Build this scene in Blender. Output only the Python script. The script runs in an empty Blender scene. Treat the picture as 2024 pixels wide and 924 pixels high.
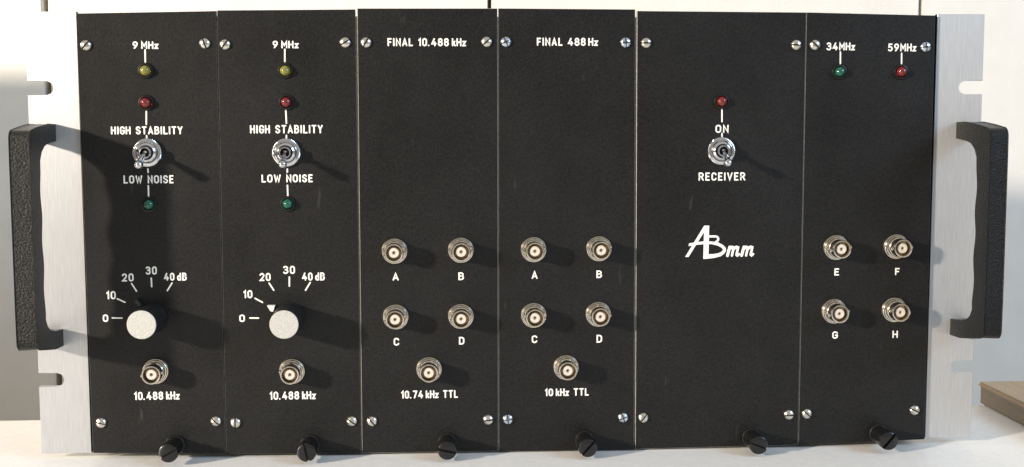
import bpy, bmesh, math, random
from mathutils import Vector, Matrix
random.seed(7)
MM = 0.001
C = bpy.context.scene.collection
S = bpy.context.scene
PI = math.pi

# Rack space used below: x to the right, y up, z out of the front panel (towards the camera).
# Table top is y = 0. World space: (x, -z, y).
def W3(x, y, z): return Vector((x, -z, y))

# ------------------------------------------------------------------ camera
CONV = Matrix(((1, 0, 0), (0, 0, -1), (0, 1, 0)))
R = Matrix(((0.99839, 0.0073915, -0.0562314), (-0.002277, 0.9958956, 0.0904812), (0.0566694, -0.0902075, 0.9943094)))
cam = bpy.data.cameras.new('camera'); cam.sensor_width = 36; cam.lens = 42.234
cam.clip_start = 0.02; cam.clip_end = 50
co = bpy.data.objects.new('camera', cam); C.objects.link(co)
co.matrix_world = Matrix.Translation(W3(-0.03656, 0.05476 + 0.1148, 0.61066)) @ (CONV @ R).to_4x4()
S.camera = co

# ------------------------------------------------------------------ light
world = bpy.data.worlds.new('World'); S.world = world; world.use_nodes = True
wn = world.node_tree.nodes; wl = world.node_tree.links
bg = wn['Background']
geo = wn.new('ShaderNodeTexCoord'); sep = wn.new('ShaderNodeSeparateXYZ'); ramp = wn.new('ShaderNodeValToRGB')
mp = wn.new('ShaderNodeMapRange'); mp.inputs[1].default_value = -1; mp.inputs[2].default_value = 1
wl.new(geo.outputs['Generated'], sep.inputs[0]); wl.new(sep.outputs['Z'], mp.inputs[0]); wl.new(mp.outputs[0], ramp.inputs[0])
e = ramp.color_ramp.elements
e[0].position = 0.0; e[0].color = (0.22, 0.20, 0.175, 1)
e[1].position = 1.0; e[1].color = (0.62, 0.60, 0.56, 1)
m_ = ramp.color_ramp.elements.new(0.52); m_.color = (0.385, 0.36, 0.32, 1)
wl.new(ramp.outputs[0], bg.inputs[0]); bg.inputs[1].default_value = 1.0

def aim(o, p, t):
    o.location = p; o.rotation_euler = (t - p).to_track_quat('-Z', 'Y').to_euler()
def area(name, p, t, sx, sy, watts, col, shape='RECTANGLE'):
    l = bpy.data.lights.new(name, 'AREA'); l.shape = shape; l.size = sx; l.size_y = sy
    l.energy = watts; l.color = col
    o = bpy.data.objects.new(name, l); C.objects.link(o); aim(o, p, t); return o
area('warm_lamp', W3(-2.09, 0.66, 1.30), W3(0, 0.1, -0.1), 0.13, 0.13, 115, (1.0, 0.88, 0.74), 'DISK')
area('window_light', W3(1.75, 1.05, 1.15), W3(0.1, 0.1, -0.2), 0.9, 0.7, 30, (0.46, 0.70, 1.0))

S.view_settings.view_transform = 'Standard'; S.view_settings.look = 'None'
S.view_settings.gamma = 1; S.view_settings.exposure = 0.0
S.render.engine = 'CYCLES'

# ------------------------------------------------------------------ materials
def mat(name, col, rough=0.5, metal=0.0, spec=0.5, coat=0.0):
    m = bpy.data.materials.new(name); m.use_nodes = True
    b = m.node_tree.nodes['Principled BSDF']
    b.inputs['Base Color'].default_value = (*col, 1); b.inputs['Roughness'].default_value = rough
    b.inputs['Metallic'].default_value = metal; b.inputs['Specular IOR Level'].default_value = spec
    b.inputs['Coat Weight'].default_value = coat
    return m, m.node_tree.nodes, m.node_tree.links, b
def vary(nt, src_scale, detail, c0, c1, p0=0.3, p1=0.7, sc=(1, 1, 1)):
    n, l = nt
    tc = n.new('ShaderNodeTexCoord'); mpn = n.new('ShaderNodeMapping'); mpn.inputs['Scale'].default_value = sc
    no = n.new('ShaderNodeTexNoise'); no.inputs['Scale'].default_value = src_scale; no.inputs['Detail'].default_value = detail
    no.inputs['Roughness'].default_value = 0.6
    r = n.new('ShaderNodeValToRGB'); r.color_ramp.elements[0].position = p0; r.color_ramp.elements[1].position = p1
    r.color_ramp.elements[0].color = (*c0, 1); r.color_ramp.elements[1].color = (*c1, 1)
    l.new(tc.outputs['Object'], mpn.inputs[0]); l.new(mpn.outputs[0], no.inputs['Vector']); l.new(no.outputs['Fac'], r.inputs[0])
    return no, r
def bump(nt, b, h, strength, dist):
    n, l = nt
    bp = n.new('ShaderNodeBump'); bp.inputs['Strength'].default_value = strength; bp.inputs['Distance'].default_value = dist
    l.new(h, bp.inputs['Height']); l.new(bp.outputs[0], b.inputs['Normal'])

def m_panel():
    m, n, l, b = mat('black_enamel', (0.03, 0.03, 0.028), 0.42, 0, 0.27)
    no, r = vary((n, l), 900, 4, (0.0045, 0.0045, 0.006), (0.0135, 0.013, 0.0115), 0.34, 0.66)
    no2, r2 = vary((n, l), 28, 5, (0.82, 0.82, 0.82), (1.1, 1.1, 1.08), 0.35, 0.65)
    mx = n.new('ShaderNodeMix'); mx.data_type = 'RGBA'; mx.blend_type = 'MULTIPLY'; mx.inputs[0].default_value = 1
    l.new(r.outputs[0], mx.inputs[6]); l.new(r2.outputs[0], mx.inputs[7]); l.new(mx.outputs[2], b.inputs['Base Color'])
    bump((n, l), b, no.outputs['Fac'], 0.22, 0.0004)
    # rubbed and greasy patches: slow roughness change, and sparse fine scuffs
    no3, r3 = vary((n, l), 17, 6, (0.36, 0.36, 0.36), (0.52, 0.52, 0.52), 0.35, 0.68, (1, 0.6, 1))
    l.new(r3.outputs[0], b.inputs['Roughness'])
    no4, r4 = vary((n, l), 160, 2, (0, 0, 0), (1, 1, 1), 0.72, 0.80, (1, 0.22, 1))
    mx2 = n.new('ShaderNodeMix'); mx2.data_type = 'RGBA'; mx2.inputs[7].default_value = (0.032, 0.031, 0.028, 1)
    l.new(r4.outputs[0], mx2.inputs[0]); l.new(mx.outputs[2], mx2.inputs[6]); l.new(mx2.outputs[2], b.inputs['Base Color'])
    return m
def m_alu(name, c0, c1, rough, metal, sc, axis):
    m, n, l, b = mat(name, c0, rough, metal)
    no, r = vary((n, l), sc, 3, c0, c1, 0.3, 0.7, axis)
    l.new(r.outputs[0], b.inputs['Base Color'])
    bump((n, l), b, no.outputs['Fac'], 0.22, 0.0003)
    return m
PANEL = m_panel()
EDGE = m_alu('bare_panel_edge', (0.42, 0.40, 0.36), (0.62, 0.60, 0.55), 0.45, 0.5, 900, (1, 1, 0.3))
EDGED = m_alu('painted_panel_edge', (0.05, 0.05, 0.045), (0.14, 0.135, 0.12), 0.5, 0.2, 700, (1, 1, 0.3))
ALU = m_alu('brushed_aluminium', (0.50, 0.51, 0.525), (0.59, 0.60, 0.61), 0.46, 0.8, 1500, (1, 0.05, 1))
_b = ALU.node_tree.nodes['Principled BSDF']; _b.inputs['Anisotropic'].default_value = 0.65
_t = ALU.node_tree.nodes.new('ShaderNodeTangent'); _t.direction_type = 'UV_MAP'; _t.uv_map = 'UVMap'; ALU.node_tree.links.new(_t.outputs[0], _b.inputs['Tangent'])
ZINC = m_alu('zinc_sheet', (0.5, 0.49, 0.46), (0.58, 0.57, 0.54), 0.5, 0.6, 300, (1, 1, 1))
PAINT, _n, _l, _b = mat('white_engraving_paint', (0.86, 0.84, 0.77), 0.5)
_no, _r = vary((_n, _l), 1400, 2, (0.74, 0.72, 0.66), (0.92, 0.90, 0.84)); _l.new(_r.outputs[0], _b.inputs['Base Color'])
def simple(name, col, rough, metal=0, spec=0.5, coat=0, var=0.12, sc=600, bs=0.0):
    m, n, l, b = mat(name, col, rough, metal, spec, coat)
    no, r = vary((n, l), sc, 3, tuple(c * (1 - var) for c in col), tuple(min(1, c * (1 + var)) for c in col))
    l.new(r.outputs[0], b.inputs['Base Color'])
    if bs: bump((n, l), b, no.outputs['Fac'], bs, 0.0004)
    return m
NICKEL = simple('nickel_plate', (0.66, 0.61, 0.53), 0.17, 1.0, var=0.2)
CHROME = simple('chrome', (0.62, 0.63, 0.66), 0.09, 1.0, var=0.04)
SCREWM = simple('screw_steel', (0.70, 0.67, 0.61), 0.24, 1.0)
SCREWZ = simple('blue_zinc_steel', (0.62, 0.70, 0.80), 0.2, 1.0)
BRASS = simple('gilt_brass', (0.48, 0.39, 0.28), 0.35, 0.9)
PTFE = simple('ivory_insulator', (0.56, 0.51, 0.44), 0.4)
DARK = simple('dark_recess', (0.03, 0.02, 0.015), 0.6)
BEZEL = simple('black_bezel_plastic', (0.008, 0.008, 0.008), 0.3)
KNOBB = simple('black_knob_plastic', (0.014, 0.014, 0.014), 0.32)
TSM = simple('black_screw_plastic', (0.007, 0.007, 0.0075), 0.25, sc=900, bs=0.1)
CAP = simple('spun_aluminium_cap', (0.50, 0.495, 0.465), 0.45, 0.25, sc=1100, var=0.14, bs=0.15)
HANDLE = simple('black_wrinkle_plastic', (0.005, 0.005, 0.005), 0.36, sc=950, var=0.4, bs=1.0)
HANDLE.node_tree.nodes['Principled BSDF'].inputs['Specular IOR Level'].default_value = 0.28
for nd in HANDLE.node_tree.nodes:
    if nd.type == 'BUMP': nd.inputs['Distance'].default_value = 0.0008
def m_lens(name, col):
    m, n, l, b = mat(name, col, 0.12, 0, 0.6, 0.4)
    b.inputs['Transmission Weight'].default_value = 0.45; b.inputs['IOR'].default_value = 1.5
    b.inputs['Subsurface Weight'].default_value = 0.0; b.inputs['Subsurface Radius'].default_value = (0.002, 0.002, 0.002)
    b.inputs['Subsurface Scale'].default_value = 1.0
    no, r = vary((n, l), 300, 2, tuple(c * 0.85 for c in col), col); l.new(r.outputs[0], b.inputs['Base Color'])
    return m
YEL = m_lens('yellow_lens', (0.36, 0.33, 0.06)); RED = m_lens('red_lens', (0.25, 0.018, 0.018)); GRN = m_lens('green_lens', (0.008, 0.15, 0.09))
WALLM = simple('cream_laminate', (0.74, 0.71, 0.655), 0.55, sc=45, var=0.03, bs=0.05)
GAPM = simple('brown_board_core', (0.22, 0.15, 0.07), 0.8, sc=80)
TABLEM = simple('white_table_laminate', (0.76, 0.75, 0.73), 0.45, sc=260, var=0.045, bs=0.08)
STEELM = simple('grey_steel_enamel', (0.35, 0.34, 0.32), 0.5, sc=60)
FLOORM = simple('grey_floor_lino', (0.28, 0.25, 0.21), 0.5, sc=12)
BOARDM = m_alu('brown_wood_veneer', (0.32, 0.225, 0.13), (0.42, 0.305, 0.19), 0.5, 0.0, 160, (1, 0.12, 1))
BOARDE = m_alu('dark_board_edge', (0.21, 0.165, 0.12), (0.28, 0.225, 0.17), 0.55, 0.0, 160, (1, 0.12, 1))

# ------------------------------------------------------------------ mesh helpers
def obj(name, bm, mats, parent=None, loc=None, smooth=False, label=None):
    me = bpy.data.meshes.new(name); bm.normal_update(); bm.to_mesh(me); bm.free()
    for m in (mats if isinstance(mats, (list, tuple)) else [mats]): me.materials.append(m)
    if smooth:
        for p in me.polygons: p.use_smooth = True
        me.set_sharp_from_angle(angle=math.radians(38))
    o = bpy.data.objects.new(name, me); C.objects.link(o)
    if parent: o.parent = parent
    if loc is not None: o.location = loc
    if label: o['label'] = label
    return o
def box(bm, x0, x1, y0, y1, z0, z1, mi=0):
    v = [bm.verts.new(p) for p in ((x0, y0, z0), (x1, y0, z0), (x1, y1, z0), (x0, y1, z0), (x0, y0, z1), (x1, y0, z1), (x1, y1, z1), (x0, y1, z1))]
    fs = [bm.faces.new([v[i] for i in q]) for q in ((3, 2, 1, 0), (4, 5, 6, 7), (0, 1, 5, 4), (1, 2, 6, 5), (2, 3, 7, 6), (3, 0, 4, 7))]
    for f in fs: f.material_index = mi
    return fs
def prism(bm, pts, z0, z1, mi_side=0, mi_top=0):
    a = [bm.verts.new((x, y, z0)) for x, y in pts]; b = [bm.verts.new((x, y, z1)) for x, y in pts]
    n = len(pts)
    f = bm.faces.new(b); f.material_index = mi_top
    f = bm.faces.new(a[::-1]); f.material_index = mi_side
    for i in range(n):
        f = bm.faces.new((a[i], a[(i + 1) % n], b[(i + 1) % n], b[i])); f.material_index = mi_side
def lathe(prof, seg=40, bm=None, mi=None, knurl=None, cx=0, cy=0):
    """prof: [(r, z)], mm. knurl=(i0,i1,n,depth): teeth on the profile rows i0..i1"""
    bm = bm or bmesh.new(); rings = []
    for k, (r, z) in enumerate(prof):
        if r < 1e-6: rings.append([bm.verts.new((cx * MM, cy * MM, z * MM))]); continue
        ring = []
        for i in range(seg):
            rr = r
            if knurl and knurl[0] <= k <= knurl[1] and (i // knurl[2]) % 2: rr = r - knurl[3]
            a = 2 * PI * i / seg; ring.append(bm.verts.new(((cx + rr * math.cos(a)) * MM, (cy + rr * math.sin(a)) * MM, z * MM)))
        rings.append(ring)
    for k in range(len(rings) - 1):
        a, b = rings[k], rings[k + 1]; m = mi[k] if mi else 0
        for i in range(seg):
            j = (i + 1) % seg
            if len(a) == 1 and len(b) == 1: continue
            if len(a) == 1: f = bm.faces.new((a[0], b[i], b[j]))
            elif len(b) == 1: f = bm.faces.new((a[i], a[j], b[0]))
            else: f = bm.faces.new((a[i], a[j], b[j], b[i]))
            f.material_index = m
    bmesh.ops.recalc_face_normals(bm, faces=bm.faces)
    return bm
def slotted(prof, half, floor_r, floor_z, ang, cross=False):
    """a turned head whose screwdriver slot is really cut: separate solid lobes over a sunk floor"""
    out = bmesh.new()
    sides = [(1, 1), (1, -1), (-1, 1), (-1, -1)] if cross else [(1, 0), (-1, 0)]
    for sx, sy in sides:
        bm = lathe(prof, 32)
        for ax, s in ((0, sx), (1, sy)):
            if not s: continue
            nrm = [0, 0, 0]; nrm[ax] = -s; pc = [0, 0, 0]; pc[ax] = s * half * MM
            r = bmesh.ops.bisect_plane(bm, geom=bm.verts[:] + bm.edges[:] + bm.faces[:], plane_co=pc, plane_no=nrm, clear_outer=True)
            ed = [g for g in r['geom_cut'] if isinstance(g, bmesh.types.BMEdge)]
            ed = [x for x in bm.edges if x.is_boundary]
            if ed: bmesh.ops.holes_fill(bm, edges=ed, sides=0)
        me = bpy.data.meshes.new('tmp'); bm.to_mesh(me); bm.free(); out.from_mesh(me); bpy.data.meshes.remove(me)
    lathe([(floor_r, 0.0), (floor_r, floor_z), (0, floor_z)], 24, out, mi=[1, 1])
    bmesh.ops.rotate(out, verts=out.verts, cent=(0, 0, 0), matrix=Matrix.Rotation(ang, 3, 'Z'))
    bmesh.ops.recalc_face_normals(out, faces=out.faces)
    return out
def dup(o, parent, loc, rot=0.0):
    c = o.copy(); C.objects.link(c); c.parent = parent; c.location = loc; c.rotation_euler = (0, 0, rot)
    for ch in o.children:
        d = ch.copy(); C.objects.link(d); d.parent = c
    return c
def L(x, y, z=0): return Vector((x * MM, y * MM, z * MM))

# ------------------------------------------------------------------ setting: wall, table, floor
WZ = -0.44
def structure(o): o['kind'] = 'structure'; return o
bm = bmesh.new(); box(bm, -3.2, 3.2, 0.445, 0.56, -0.80, 1.9)
wall = structure(obj('wall', bm, GAPM))
edges = [-3.0, -2.25, -1.50, -1.115, -0.742, -0.369, 0.0035, 0.3795, 0.755, 1.13, 1.5, 2.25, 3.0]
gaps = {-0.369: 0.0052, 0.0035: 0.0030, 0.3795: 0.0030}
for a, b in zip(edges[:-1], edges[1:]):
    ga = gaps.get(a, 0.003); gb = gaps.get(b, 0.003)
    bm = bmesh.new(); box(bm, a + ga / 2, b - gb / 2, 0.428, 0.4448, -0.78, 1.85)
    bmesh.ops.bevel(bm, geom=bm.edges[:], offset=0.0008, segments=2, affect='EDGES')
    obj('wall_panel', bm, WALLM, wall)
bm = bmesh.new(); box(bm, -4, 4, -6, 0.6, -0.92, -0.80)
structure(obj('floor', bm, FLOORM))

tab = bpy.data.objects.new('table', None); C.objects.link(tab); tab.location = (0, 0, -0.74)
tab['label'] = 'white laminate table under the black panelled rack unit'; tab['category'] = 'table'
bm = bmesh.new(); box(bm, -0.60, 0.75, -0.62, 0.0865, 0.712, 0.74)
bmesh.ops.bevel(bm, geom=bm.edges[:], offset=0.0015, segments=2, affect='EDGES')
obj('tabletop', bm, TABLEM, tab)
for x in (-0.54, 0.69):
    for y in (-0.56, 0.03):
        bm = bmesh.new(); box(bm, x - .02, x + .02, y - .02, y + .02, -0.06, 0.711); obj('leg', bm, STEELM, tab)

# board lying on the right of the table
brd = bpy.data.objects.new('wooden_board', None); C.objects.link(brd); brd.location = (0.288, 0.09, 0.0)
brd['label'] = 'brown wooden board with a rounded edge lying on the table right of the rack'; brd['category'] = 'board'
bm = bmesh.new(); box(bm, 0.0, 0.33, -0.36, 0.0, 0.0004, 0.0100); obj('core', bm, BOARDE, brd)
bm = bmesh.new(); box(bm, -0.0018, 0.332, -0.362, 0.0018, 0.0101, 0.0134)
bmesh.ops.bevel(bm, geom=bm.edges[:], offset=0.0015, segments=3, affect='EDGES')
obj('top_sheet', bm, BOARDM, brd, smooth=True)

# unseen tall block, added left of the frame to shade the lower wall
blocker = bpy.data.objects.new('shade_blocker', None); C.objects.link(blocker); blocker.location = (-0.96, 0.03, -0.80)
blocker['label'] = 'unseen grey block added left of the table to shade the lower wall'; blocker['category'] = 'added light blocker'
bm = bmesh.new(); box(bm, -0.30, 0.30, -0.09, 0.09, 0.0, 1.093); obj('body', bm, STEELM, blocker)
bm = bmesh.new(); box(bm, -0.285, 0.285, -0.106, -0.091, 0.05, 1.04); d_ = obj('blocker_front', bm, STEELM, blocker)
bm = bmesh.new(); box(bm, 0.24, 0.255, -0.121, -0.107, 0.5, 0.62); obj('handle', bm, NICKEL, d_)  # grip on the front of the added block

# ------------------------------------------------------------------ the rack unit
rack = bpy.data.objects.new('rack_receiver', None); C.objects.link(rack)
rack.rotation_euler = (PI / 2, 0, 0)
rack['label'] = 'black panelled rack receiver with six modules, brushed metal ears and two black handles'
rack['category'] = 'rack unit'

bm = bmesh.new(); box(bm, -.213, .213, .0040, .2215, -.083, -.0035)
obj('chassis', bm, ZINC, rack)
for fx in (-.19, .19):
    for fz in (-.07, -.02):
        obj('foot', lathe([(7, 0), (7, 3.2), (6, 3.9), (0, 3.9)][::-1], 24), BEZEL, rack, (fx, 0, fz)).rotation_euler = (-PI / 2, 0, 0)
bm = bmesh.new(); box(bm, -.2155, .2155, .0045, .2235, -.0034, -.0004)
obj('subframe', bm, ZINC, rack)

def ear(side):
    # brushed plate with two open slots
    xo, xi = 241.8, 216.9
    yt, yb = 225.4, 3.4
    pts = [(xi, yb), (xo, yb)]
    for cy in (41.4, 188.0):
        pts.append((xo, cy - 3.45))
        for k in range(13):
            a = -PI / 2 - PI * k / 12
            pts.append((xo - 9.3 + 3.45 * math.cos(a), cy + 3.45 * math.sin(a)))
        pts.append((xo, cy + 3.45))
    pts += [(xo, yt), (xi, yt)]
    pts = [(side * x * MM, y * MM) for x, y in pts]
    if side < 0: pts = pts[::-1]
    bm = bmesh.new(); prism(bm, pts, -0.003, 0.0)
    bmesh.ops.bevel(bm, geom=[e for e in bm.edges if all(abs(v.co.z) < 1e-6 for v in e.verts)], offset=0.00018, segments=1, affect='EDGES')
    uv = bm.loops.layers.uv.new('UVMap')
    for f in bm.faces:
        for lp in f.loops: lp[uv].uv = (lp.vert.co.x * 4, lp.vert.co.y * 4)
    return obj('mounting_ear', bm, ALU, rack)
ear(-1); ear(1)

def handle(side):
    prof = [(170.2, 0), (170.0, 12), (168.6, 26), (167.6, 33)]
    for k in range(7):
        a = PI / 2 * k / 6; prof.append((163.2 + 4.2 * math.cos(a), 34.8 + 4.2 * math.sin(a)))
    prof += [(150, 39.2), (116, 39.2), (82, 39.2)]
    for k in range(7):
        a = PI / 2 * k / 6; prof.append((67.6 - 4.2 * math.sin(a), 34.8 + 4.2 * math.cos(a)))
    prof += [(62.2, 28), (59.6, 12), (58.8, 0), (67.3, 0), (68.0, 12), (69.6, 19), (72.2, 23.2), (76, 25.6)]
    n = 40
    for k in range(n + 1):
        y = 79 + (149.5 - 79) * k / n
        prof.append((y, 26.1 - 0.75 * math.cos(2 * PI * (y - 79) / 23.5)))
    prof += [(153, 25.2), (157, 22.6), (160, 18), (161.3, 12), (161.8, 0)]
    bm = bmesh.new()
    x0, x1 = (-238.2, -228.8) if side < 0 else (228.6, 237.7)
    rows = []
    for x, ins in ((x0, .45), (x0 + .45, 0), (x1 - .45, 0), (x1, .45)):
        row = []
        m = len(prof)
        for i, (y, z) in enumerate(prof):
            if ins:
                p, q = prof[i - 1], prof[(i + 1) % m]
                t = Vector((q[0] - p[0], q[1] - p[1])); t.normalize()
                nx, nz = t[1], -t[0]
                if z > 0.01: y += nx * ins; z += nz * ins
            row.append(bm.verts.new((x * MM, y * MM, max(z, 0) * MM)))
        rows.append(row)
    for a, b in zip(rows[:-1], rows[1:]):
        for i in range(len(a)):
            j = (i + 1) % len(a); bm.faces.new((a[i], a[j], b[j], b[i]))
    bm.faces.new(rows[0]); bm.faces.new(rows[-1][::-1])
    bmesh.ops.recalc_face_normals(bm, faces=bm.faces)
    return obj('handle', bm, HANDLE, rack, smooth=True)
handle(-1); handle(1)

PANELS = [[(-216.5, 224.3), (-148.4, 225.7), (-149.0, 2.3), (-215.5, 3.8)], [(-147.9, 226.0), (-80.0, 226.7), (-80.1, 1.3), (-148.6, 2.0)], [(-79.0, 227.2), (-9.2, 227.4), (-9.5, 1.1), (-79.6, 1.3)], [(-8.7, 227.4), (60.3, 227.1), (61.2, 0.7), (-9.1, 1.1)], [(61.2, 226.4), (147.85, 225.9), (147.95, 1.6), (62.0, 0.9)], [(148.1, 225.9), (215.0, 224.5), (215.7, 3.4), (148.3, 1.5)]]
PLAB = ['first module panel from the left, half in the handle shadow', 'second module panel from the left, with a white pointer on its knob',
        'module panel lettered FINAL 10.488 kHz', 'module panel lettered FINAL 488 Hz',
        'wide module panel lettered RECEIVER with a white emblem', 'module panel beside the right ear, with sockets E to H']
ZP = 0.002
panels = []
for q, lab in zip(PANELS, PLAB):
    bm = bmesh.new()
    pts = [(x * MM, y * MM) for x, y in q][::-1]
    prism(bm, pts, -0.0003, ZP, 1, 0)
    bmesh.ops.bevel(bm, geom=[e for e in bm.edges if all(abs(v.co.z - ZP) < 1e-6 for v in e.verts)], offset=0.00012, segments=1, affect='EDGES', material=1)
    panels.append(obj('module_panel', bm, [PANEL, EDGE if len(panels) in (2, 4) else EDGED], rack, label=lab))

# ---- screws
dome = [(0, 1.75), (0.9, 1.68), (1.7, 1.42), (2.35, 0.98), (2.72, 0.45), (2.8, 0.0), (0, 0.0)][::-1]
scr_slot = slotted(dome, 0.36, 2.5, 0.35, 0); scr_cross = slotted(dome, 0.26, 2.0, 0.8, 0, True)
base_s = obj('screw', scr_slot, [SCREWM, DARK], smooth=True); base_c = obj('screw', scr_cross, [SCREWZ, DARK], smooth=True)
for o in (base_s, base_c): o.name = 'screw'
SCREWS = [(-212.1, 208.8, 0, -40, 0), (-154.3, 209.8, 0, 20, 0), (-210.9, 19.4, 0, 75, 0), (-153.5, 19.2, 0, 48, 0), (-144.4, 209.3, 1, -35, 0), (-85.2, 210.4, 1, -60, 0), (-143.6, 18.3, 1, 0, 0), (-84.7, 18.1, 1, 55, 0), (-74.9, 210.4, 2, -30, 0), (-14.7, 210.8, 2, -50, 0), (-74.4, 17.9, 2, 40, 0), (-14.7, 17.7, 2, 95, 0), (-5.0, 210.8, 3, 25, 1), (55.5, 210.6, 3, 5, 1), (-4.5, 17.8, 3, 5, 1), (55.4, 17.7, 3, 20, 1), (66.0, 210.4, 4, 90, 0), (143.0, 209.5, 4, 88, 0), (66.0, 17.5, 4, -40, 0), (142.8, 17.8, 4, 88, 0), (152.7, 209.5, 5, 45, 0), (210.3, 208.6, 5, 8, 1), (152.4, 18.2, 5, 50, 0), (209.9, 19.2, 5, 65, 0)]
first = {}
for x, y, k, a, c in SCREWS:
    src = base_c if c else base_s
    if c not in first: first[c] = 1; o = src; o.parent = panels[k]
    else: o = src.copy(); C.objects.link(o); o.parent = panels[k]
    o.location = L(x, y, 2.03); o.rotation_euler = (0, 0, math.radians(a))

# ---- indicator lights
bz = lathe([(3.95, 0), (3.95, .5), (3.6, 1.05), (3.1, 1.15), (2.75, .7), (2.7, .05)], 36)
LEDS = [(-183.5, 196.4, YEL, 'yellow'), (-183.7, 180.6, RED, 'dark red'), (-183.7, 130.1, GRN, 'green'), (-115.0, 196.4, YEL, 'yellow'), (-114.8, 180.8, RED, 'dark red'), (-115.0, 130.0, GRN, 'green'), (104.9, 180.9, RED, 'dark red'), (165.6, 195.9, GRN, 'green'), (197.7, 195.9, RED, 'dark red')]
def lens_bm():
    p = [(2.55, 0.02), (2.55, 1.3)]
    for k in range(1, 9):
        a = PI / 2 * k / 8; p.append((2.55 * math.cos(a) if k < 8 else 0, 1.3 + 2.45 * math.sin(a)))
    p = [(0, 0.02)] + p
    return lathe(p, 32)
b0 = None; lensmesh = {}
for x, y, m, nm in LEDS:
    if b0 is None: b0 = obj('indicator_light', bz, BEZEL, rack, smooth=True); b = b0
    else: b = b0.copy(); C.objects.link(b)
    b.location = L(x, y, 2.02); b['label'] = nm + ' indicator light in a black bezel'
    if m.name not in lensmesh:
        lo = obj('lens', lens_bm(), m, b, smooth=True); lensmesh[m.name] = lo
    else:
        lo = lensmesh[m.name].copy(); C.objects.link(lo); lo.parent = b

# ---- coaxial sockets
def bnc():
    fl = lathe([(6.7, 0), (6.7, .7), (6.35, 1.15), (6.0, 1.2), (5.9, 1.9), (5.75, 2.2), (5.2, 2.3), (5.1, 1.7), (4.4, 1.7)], 48)
    o = obj('coaxial_socket', fl, NICKEL, rack, smooth=True)
    br = lathe([(4.5, 0.3), (4.5, 3.2), (5.05, 3.5), (5.05, 4.6), (4.75, 4.9), (4.75, 10.1), (4.6, 10.4), (4.15, 10.45), (3.95, 10.2), (3.95, 5.2), (3.2, 4.9), (2.3, 4.9)], 40,
               mi=[0] * 8 + [1] * 3)
    for s in (-1, 1):       # bayonet studs
        b2 = lathe([(0.95, 4.4), (0.95, 5.55), (0.7, 5.8), (0, 5.8)], 12)
        bmesh.ops.rotate(b2, verts=b2.verts, cent=(0, 0, 0), matrix=Matrix.Rotation(s * PI / 2, 3, 'Y'))
        bmesh.ops.translate(b2, verts=b2.verts, vec=(0, 0, 7.6 * MM))
        me = bpy.data.meshes.new('tmp'); b2.to_mesh(me); b2.free(); br.from_mesh(me); bpy.data.meshes.remove(me)
    obj('barrel', br, [NICKEL, BRASS], o, smooth=True)
    obj('insulator', lathe([(2.55, 5.0), (2.55, 9.2), (2.35, 9.45), (1.0, 9.45), (.85, 9.2), (.75, 6.6)], 28), PTFE, o, smooth=True)
    obj('contact', lathe([(.72, 6.0), (.72, 8.8), (.36, 8.9), (.34, 6.2), (0, 6.2)], 16, mi=[0, 0, 1, 1]), [BRASS, DARK], o, smooth=True)
    return o
BNC = [(-182.9, 45.6, 'under the first knob'), (-114.5, 44.6, 'under the second knob'), (-61.8, 105.7, 'A of the third module'), (-28.2, 105.9, 'B of the third module'), (-61.6, 72.0, 'C of the third module'), (-28.4, 71.9, 'D of the third module'), (-44.9, 44.6, 'lettered 10.74 kHz TTL'), (8.9, 105.9, 'A of the fourth module'), (42.4, 106.1, 'B of the fourth module'), (8.9, 72.0, 'C of the fourth module'), (42.2, 72.2, 'D of the fourth module'), (25.6, 44.7, 'lettered 10 kHz TTL'), (165.8, 105.7, 'lettered E'), (197.6, 105.9, 'lettered F'), (165.5, 72.4, 'lettered G'), (197.4, 72.8, 'lettered H')]
s0 = bnc()
for i, (x, y, t) in enumerate(BNC):
    o = s0 if i == 0 else dup(s0, rack, (0, 0, 0))
    o.location = L(x, y, 2.02); o.rotation_euler = (0, 0, math.radians((8, -14, 24, 20, 16, 12, -20, 10, 18, -8, 5, 14, 10, 4, 12, -6)[i]))

# ---- toggle switches
def toggle(tip):
    nut = lathe([(7.0, 0), (7.15, .3), (7.15, 1.5), (6.6, 1.85), (6.0, 1.9), (5.55, 2.0), (5.35, 2.6), (4.9, 3.3), (4.3, 3.9), (3.7, 4.2), (3.55, 3.6), (3.3, 3.4)], 96, knurl=(1, 3, 1, .38))
    o = obj('toggle_switch', nut, CHROME, rack, smooth=True)
    bush = lathe([(3.1, 2.0), (3.1, 6.6), (2.85, 6.9), (2.3, 6.9), (2.1, 6.5), (2.05, 4.0), (0, 4.0)], 32, mi=[0, 0, 0, 0, 1, 1])
    obj('bush', bush, [CHROME, DARK], o, smooth=True)
    p = [(0, -1.6), (.9, -1.3), (1.5, -.6), (1.6, 0), (1.5, .7), (1.15, 1.3), (1.05, 2.2), (1.2, 5), (1.55, 9), (1.95, 12), (2.1, 13.2), (2.05, 14.2), (1.6, 15.1), (.8, 15.6), (0, 15.7)]
    lv = lathe(p, 28)
    d = Vector(tip) - Vector((0, 0, 5.4)); ln = d.length
    bmesh.ops.scale(lv, verts=lv.verts, vec=(1, 1, ln / 13.4))
    bmesh.ops.rotate(lv, verts=lv.verts, cent=(0, 0, 0), matrix=Vector((0, 0, 1)).rotation_difference(d).to_matrix())
    bmesh.ops.translate(lv, verts=lv.verts, vec=(0, 0, 5.4 * MM))
    obj('lever', lv, CHROME, o, smooth=True)
    return o
for (x, y), tip in zip([(-183.7, 156.0), (-115.3, 155.8), (105.0, 155.8)], [(-0.2, -5.5, 17.5), (0.3, -5.3, 17.5), (-.5, -5.4, 17.5)]):
    toggle(tip).location = L(x, y, 2.02)

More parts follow.
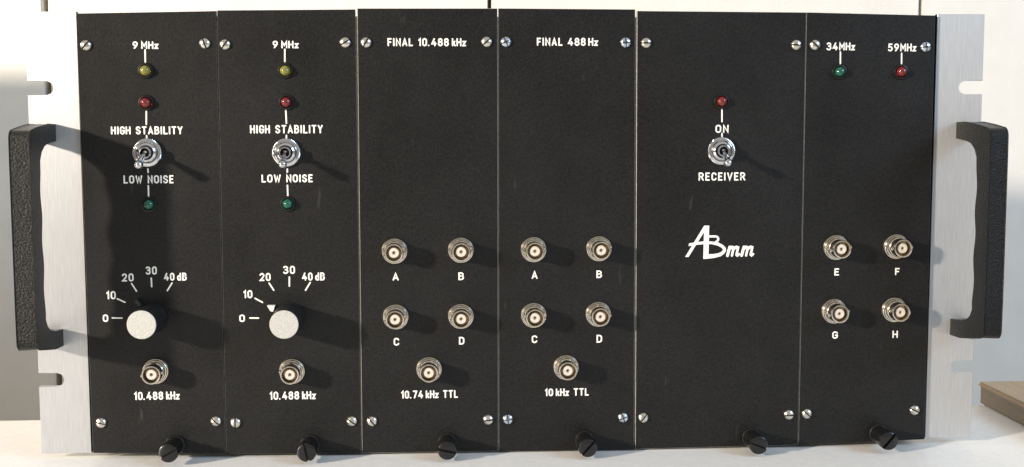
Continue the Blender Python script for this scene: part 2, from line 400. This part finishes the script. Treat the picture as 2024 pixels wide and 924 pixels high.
# ---- knobs
def knob(white, ptr):
    body = lathe([(7.9, 0.2), (7.9, 2.6), (7.8, 3.1), (7.7, 3.3), (7.6, 4), (7.5, 19.0), (7.3, 20.0), (7.15, 20.2), (0, 20.2)], 72, knurl=(4, 5, 1, .22))
    o = obj('control_knob', body, KNOBB, rack, smooth=True)
    obj('cap', lathe([(0, 20.25), (7.0, 20.25), (7.05, 20.5), (6.85, 20.7), (0, 20.72)], 48), CAP, o, smooth=True)
    bm = bmesh.new()
    prism(bm, [(x * MM, y * MM) for x, y in ptr], 0.6 * MM, 4.0 * MM)
    obj('pointer', bm, PAINT if white else KNOBB, o)
    return o
k1 = knob(False, [(-6.0, 10.2), (-7.6, 9.0), (-5.4, 6.4), (-4.0, 7.2)]); k1.location = L(-184.2, 72.7, 2)
k2 = knob(True, [(-10.5, 6.9), (-8.8, 4.1), (-7.6, 3.9), (-6.7, 6.9)]); k2.location = L(-115.4, 72.0, 2)
k1['label'] = 'knob in the first module with a black pointer'; k2['label'] = 'knob in the second module with a white pointer'

# ---- captive thumb screws
hd = [(0, 8.6), (4.2, 8.6), (4.6, 9.0), (4.85, 9.8), (4.85, 15.6), (4.6, 16.4), (4.0, 16.7), (2, 16.9), (0, 16.95)]
for i, ((x, y), a) in enumerate(zip([(-174.2, 7.4), (-106.1, 6.5), (-35.9, 6.2), (35.2, 6.3), (122.9, 6.2), (190.5, 7.2)], [-60, 12, 78, -42, 68, -40])):
    cl = lathe([(5.1, 0), (5.1, 1.6), (4.7, 2.1), (3.6, 2.15), (3.3, 2.3), (3.2, 8.8), (0, 8.8)], 36)
    o = obj('thumb_screw', cl, TSM, rack, L(x, y, 2.02), smooth=True)
    h = slotted(hd, 0.7, 4.5, 14.6, math.radians(a))
    obj('head', h, [TSM, TSM], o, smooth=True)

# ------------------------------------------------------------------ lettering (engraved strokes)
def arc(cx, cy, rx, ry, a0, a1, n=8):
    return [(cx + rx * math.cos(math.radians(a0 + (a1 - a0) * i / n)), cy + ry * math.sin(math.radians(a0 + (a1 - a0) * i / n))) for i in range(n + 1)]
def oval(x0, x1, y0, y1, r=None):
    w = (x1 - x0) / 2; cx = (x0 + x1) / 2; r = r or w
    r = min(r, (y1 - y0) / 2)
    return arc(cx, y1 - r, w, r, 0, 180, 10) + arc(cx, y0 + r, w, r, 180, 360, 10)
G = {}
w = .46
G['0'] = (w, [('c', oval(0, w, 0, 1, .26))])
G['O'] = (.5, [('c', oval(0, .5, 0, 1, .27))])
G['1'] = (.17, [('o', [(0, .80), (.17, 1), (.17, 0)])])
G['2'] = (w, [('o', arc(w / 2, .74, w / 2, .26, 170, -20, 10) + [(.36, .46), (0, 0), (w, 0)])])
G['3'] = (w, [('o', arc(.2, .765, .235, .235, 150, -80, 10) + [(.17, .53)]), ('o', [(.17, .53)] + arc(.2, .27, .26, .27, 80, -150, 10))])
G['4'] = (.52, [('o', [(.30, 1), (0, .27), (.52, .27)]), ('o', [(.38, .52), (.38, 0)])])
G['5'] = (w, [('o', [(.42, 1), (.07, 1), (.04, .56)] + arc(.2, .31, .26, .31, 100, -140, 10))])
G['7'] = (w, [('o', [(0, 1), (w, 1), (.14, 0)])])
G['8'] = (w, [('c', oval(.02, w - .02, .53, 1, .22)), ('c', oval(0, w, 0, .53, .25))])
G['9'] = (w, [('c', oval(0, w, .42, 1, .26)), ('o', [(w - .01, .60), (.40, .42), (.12, 0)])])
G['.'] = (.02, [('o', [(0, .01), (.02, .01)])])
G['A'] = (.52, [('o', [(0, 0), (.26, 1), (.52, 0)]), ('o', [(.09, .27), (.43, .27)])])
G['B'] = (.47, [('c', [(0, 0), (0, 1), (.22, 1)] + arc(.22, .765, .21, .235, 80, -80, 8) + [(.22, .53)] + arc(.22, .265, .25, .265, 80, -80, 8) + [(.22, 0)]), ('o', [(0, .53), (.2, .53)])])
G['C'] = (.46, [('o', arc(.23, .74, .23, .26, 10, 180, 9) + arc(.23, .26, .23, .26, 180, 350, 9))])
G['D'] = (.48, [('c', [(0, 0), (0, 1), (.18, 1)] + arc(.2, .70, .28, .30, 80, 0, 6) + arc(.2, .30, .28, .30, 0, -80, 6) + [(.18, 0)])])
G['E'] = (.38, [('o', [(.38, 1), (0, 1), (0, 0), (.38, 0)]), ('o', [(0, .52), (.32, .52)])])
G['F'] = (.38, [('o', [(.38, 1), (0, 1), (0, 0)]), ('o', [(0, .50), (.32, .50)])])
G['G'] = (.48, [('o', arc(.24, .74, .24, .26, 15, 180, 9) + arc(.24, .26, .24, .26, 180, 360, 9) + [(.48, .47), (.28, .47)])])
G['H'] = (.48, [('o', [(0, 0), (0, 1)]), ('o', [(.48, 0), (.48, 1)]), ('o', [(0, .5), (.48, .5)])])
G['I'] = (.0, [('o', [(0, 0), (0, 1)])])
G['L'] = (.38, [('o', [(0, 1), (0, 0), (.38, 0)])])
G['M'] = (.58, [('o', [(0, 0), (0, 1), (.29, .36), (.58, 1), (.58, 0)])])
G['N'] = (.48, [('o', [(0, 0), (0, 1), (.48, 0), (.48, 1)])])
G['R'] = (.47, [('o', [(0, 0), (0, 1), (.22, 1)] + arc(.22, .74, .24, .26, 80, -80, 8) + [(.22, .48), (0, .48)]), ('o', [(.24, .48), (.48, 0)])])
G['S'] = (.46, [('o', arc(.23, .745, .22, .255, 20, 200, 9) + [(.08, .60), (.38, .42)] + arc(.23, .26, .23, .26, 20, -165, 9))])
G['T'] = (.46, [('o', [(0, 1), (.46, 1)]), ('o', [(.23, 1), (.23, 0)])])
G['V'] = (.5, [('o', [(0, 1), (.25, 0), (.5, 1)])])
G['W'] = (.72, [('o', [(0, 1), (.18, 0), (.36, .8), (.54, 0), (.72, 1)])])
G['Y'] = (.48, [('o', [(0, 1), (.24, .45), (.48, 1)]), ('o', [(.24, .45), (.24, 0)])])
G['z'] = (.32, [('o', [(0, .6), (.32, .6), (0, 0), (.32, 0)])])
G['k'] = (.32, [('o', [(0, 0), (0, 1)]), ('o', [(.30, .62), (.02, .28)]), ('o', [(.12, .38), (.34, 0)])])
G['d'] = (.38, [('c', oval(0, .38, 0, .62, .2)), ('o', [(.38, 1), (.38, 0)])])

def ribbon(bm, pts, s, z, closed):
    """flat stroke of width s (mm) along pts (mm) with round ends and mitred bends"""
    P = [Vector(p) for p in pts]; Q = [P[0]]
    for p in P[1:]:
        if (p - Q[-1]).length > 1e-3: Q.append(p)
    if closed and (Q[0] - Q[-1]).length < 1e-3: Q.pop()
    P = Q; n = len(P); h = s / 2
    lft, rgt = [], []
    for i, p in enumerate(P):
        a = P[i - 1] if (i > 0 or closed) else None; b = P[(i + 1) % n] if (i < n - 1 or closed) else None
        d1 = (p - a).normalized() if a is not None else (b - p).normalized(); d2 = (b - p).normalized() if b is not None else d1
        n1 = Vector((-d1.y, d1.x)); n2 = Vector((-d2.y, d2.x)); m = n1 + n2
        if m.length < 1e-4: m = n1
        m.normalize(); k = min(1 / max(m.dot(n1), .2), 2.2)
        lft.append(p + m * h * k); rgt.append(p - m * h * k)
    V = lambda q: bm.verts.new((q.x * MM, q.y * MM, z * MM))
    lv = [V(q) for q in lft]; rv = [V(q) for q in rgt]
    for i in range(n if closed else n - 1):
        j = (i + 1) % n
        bm.faces.new((rv[i], rv[j], lv[j], lv[i]))
    if not closed:
        for i, sgn in ((0, -1), (n - 1, 1)):
            d = (P[1] - P[0]).normalized() if i == 0 else (P[-1] - P[-2]).normalized()
            d *= sgn; nn = Vector((-d.y, d.x)); cap = []
            for k in range(1, 6):
                a = PI * k / 6; cap.append(V(P[i] + (nn * math.cos(a) + d * math.sin(a)) * h))
            if sgn > 0: vs = [lv[i]] + cap + [rv[i]]
            else: vs = [rv[i]] + cap + [lv[i]]
            bm.faces.new(vs)
def layout(t):
    out = []; x = 0; gap = .37; prev = None
    for ch in t:
        if ch == ' ':
            x += .24 if prev != ' ' else .30; prev = ' '; continue
        if prev is not None: x += gap if ch not in '.Hz' else gap * .82
        if prev == '.' : x += .08
        wd, st = G[ch]; sc = 1
        out.append((x, ch)); x += wd * sc; prev = ch
    return out, x
def text(t, k, x0, x1, y0, y1, s=.74):
    lay, tot = layout(t)
    bm = bmesh.new(); z = 0.03; li = 0
    if y1 - y0 < 3.7: s *= .95
    sx = (x1 - x0 - s) / tot if tot > 0 else 1; sy = (y1 - y0 - s)
    for gx, ch in lay:
        for kind, pts in G[ch][1]:
            pp = [(x0 + s / 2 + (gx + px) * sx, y0 + s / 2 + py * sy) for px, py in pts]
            ribbon(bm, pp, s, z + .006 * (li % 3), kind == 'c'); li += 1
    obj('lettering', bm, PAINT, panels[k], (0, 0, ZP), label='white lettering reading ' + ' '.join(t.split()))
TEXTS = [
  ('9 MHz', 0, -189.5, -177.0, 207.1, 210.8), ('HIGH  STABILITY', 0, -201.4, -166.3, 165.0, 169.0), ('LOW  NOISE', 0, -196.0, -171.4, 140.6, 144.7),
  ('0', 0, -208.4, -205.7, 71.0, 74.8), ('10', 0, -206.3, -201.6, 82.5, 86.6), ('20', 0, -198.3, -192.5, 91.4, 95.5), ('30', 0, -186.4, -180.9, 94.8, 98.9), ('40 dB', 0, -177.5, -166.2, 91.6, 95.6), ('10.488 kHz', 0, -194.1, -171.4, 30.8, 35.0),
  ('9 MHz', 1, -121.0, -108.3, 207.5, 211.2), ('HIGH  STABILITY', 1, -133.1, -97.0, 165.3, 169.5), ('LOW  NOISE', 1, -127.9, -102.4, 140.8, 144.8),
  ('0', 1, -140.5, -137.7, 70.2, 74.0), ('10', 1, -138.2, -133.7, 82.3, 86.4), ('20', 1, -129.9, -124.4, 91.0, 95.1), ('30', 1, -118.0, -112.1, 94.5, 98.6), ('40 dB', 1, -108.6, -97.2, 91.0, 95.1), ('10.488 kHz', 1, -126.1, -102.8, 29.9, 34.1),
  ('FINAL  10.488 kHz', 2, -64.2, -25.0, 208.6, 212.6), ('A', 2, -63.0, -59.9, 90.6, 94.5), ('B', 2, -29.6, -26.7, 90.5, 94.5), ('C', 2, -62.8, -60.0, 57.1, 61.1), ('D', 2, -29.5, -26.7, 57.2, 61.2), ('10.74 kHz  TTL', 2, -59.3, -30.2, 29.5, 33.6),
  ('FINAL  488 Hz', 3, 10.6, 41.5, 208.9, 212.9), ('A', 3, 7.9, 10.9, 90.8, 94.8), ('B', 3, 41.2, 44.1, 90.9, 94.8), ('C', 3, 7.9, 10.8, 57.5, 61.5), ('D', 3, 41.4, 44.3, 57.3, 61.4), ('10 kHz  TTL', 3, 14.7, 37.5, 29.6, 33.6),
  ('ON', 4, 102.0, 108.8, 165.0, 169.1), ('RECEIVER', 4, 93.6, 117.8, 140.6, 144.8),
  ('34MHz', 5, 158.8, 173.5, 206.8, 210.8), ('59MHz', 5, 190.7, 205.5, 206.3, 210.3), ('E', 5, 165.4, 167.9, 91.0, 94.8), ('F', 5, 197.5, 199.9, 90.9, 94.7), ('G', 5, 165.0, 168.0, 57.8, 61.7), ('H', 5, 197.0, 199.9, 57.8, 61.7)]
for t in TEXTS: text(*t)
LINES = [(-183.5, 206.6, -183.6, 200.7, 0), (-183.8, 177.0, -184.0, 170.0, 0), (-184.0, 164.3, -184.0, 161.8, 0), (-183.9, 147.9, -183.8, 146.2, 0), (-183.9, 139.5, -183.9, 133.8, 0), (-115.1, 207.0, -115.2, 201.0, 1), (-115.2, 176.9, -115.0, 170.4, 1), (-115.1, 164.3, -115.2, 162.1, 1), (-115.0, 147.4, -115.0, 146.0, 1), (-115.1, 139.3, -115.0, 133.7, 1), (105.2, 177.3, 105.3, 170.7, 4), (105.4, 164.7, 105.4, 161.9, 4), (166.0, 206.0, 166.1, 200.1, 5), (197.9, 205.3, 198.0, 199.4, 5), (-203.7, 73.0, -198.9, 72.9, 0), (-200.9, 82.7, -197.2, 80.9, 0), (-193.6, 90.3, -191.3, 86.5, 0), (-183.8, 93.0, -183.7, 88.7, 0), (-173.6, 90.4, -176.0, 86.6, 0), (-135.2, 72.2, -130.9, 72.1, 1), (-132.4, 82.2, -128.7, 80.1, 1), (-125.2, 89.9, -123.0, 86.3, 1), (-115.0, 92.9, -115.1, 88.3, 1), (-104.6, 90.0, -107.0, 86.1, 1)]
for x0, y0, x1, y1, k in LINES:
    bm = bmesh.new(); ribbon(bm, [(x0, y0), (x1, y1)], .74, 0.03, False); obj('engraved_line', bm, PAINT, panels[k], (0, 0, ZP))

# ---- emblem
bm = bmesh.new()
def poly(pts, z):
    f = bm.faces.new([bm.verts.new((x * MM, y * MM, z * MM)) for x, y in pts]); return f
def band(o, i, z):
    vo = [bm.verts.new((x * MM, y * MM, z * MM)) for x, y in o]; vi = [bm.verts.new((x * MM, y * MM, z * MM)) for x, y in i]
    for k in range(len(o) - 1): bm.faces.new((vo[k], vo[k + 1], vi[k + 1], vi[k]))
poly([(87.1, 101.4), (88.9, 101.4), (97.2, 114.9), (98.0, 117.5), (96.8, 117.5)], .02)
poly([(96.8, 117.5), (99.4, 117.5), (99.25, 100.4), (96.5, 100.3)], .026)
band([(88.7, 107.0), (89.0, 108.4), (92.7, 109.0), (96.9, 109.4), (100.9, 109.3), (104.3, 108.7), (106.9, 107.3), (108.1, 106.0), (108.4, 104.8), (107.6, 103.1), (105.6, 101.6), (101.9, 100.7), (97.2, 100.3)][1:],
     [(88.85, 107.0), (92.7, 107.6), (96.9, 107.95), (100.9, 107.9), (104.0, 107.1), (105.9, 106.1), (106.6, 105.3), (106.7, 104.7), (105.9, 103.9), (104.4, 103.2), (102.0, 102.8), (97.2, 102.6)], .032)
ribbon(bm, [(99.0, 111.9), (102.6, 111.9)] + arc(102.7, 110.5, 1.5, 1.4, 80, -80, 8), 1.1, .038, False)
def mm_(x, z):
    w_ = 1.5
    ribbon(bm, [(x + 1.15, 106.3), (x, 101.9)], w_, z, False)
    ribbon(bm, [(x + .9, 105.0), (x + 2.3, 106.4), (x + 3.2, 106.1), (x + 2.35, 101.9)], w_ * .82, z + .006, False)
    ribbon(bm, [(x + 3.1, 105.0), (x + 4.6, 106.4), (x + 5.5, 106.1), (x + 4.75, 102.3), (x + 5.2, 101.9), (x + 6.0, 102.6)], w_ * .82, z + .012, False)
mm_(109.1, .02); mm_(116.5, .02)
for f in bm.faces:
    f.normal_update()
    if f.normal.z < 0: f.normal_flip()
obj('emblem', bm, PAINT, panels[4], (0, 0, ZP), label='white emblem of joined letters A and B with a small mm')
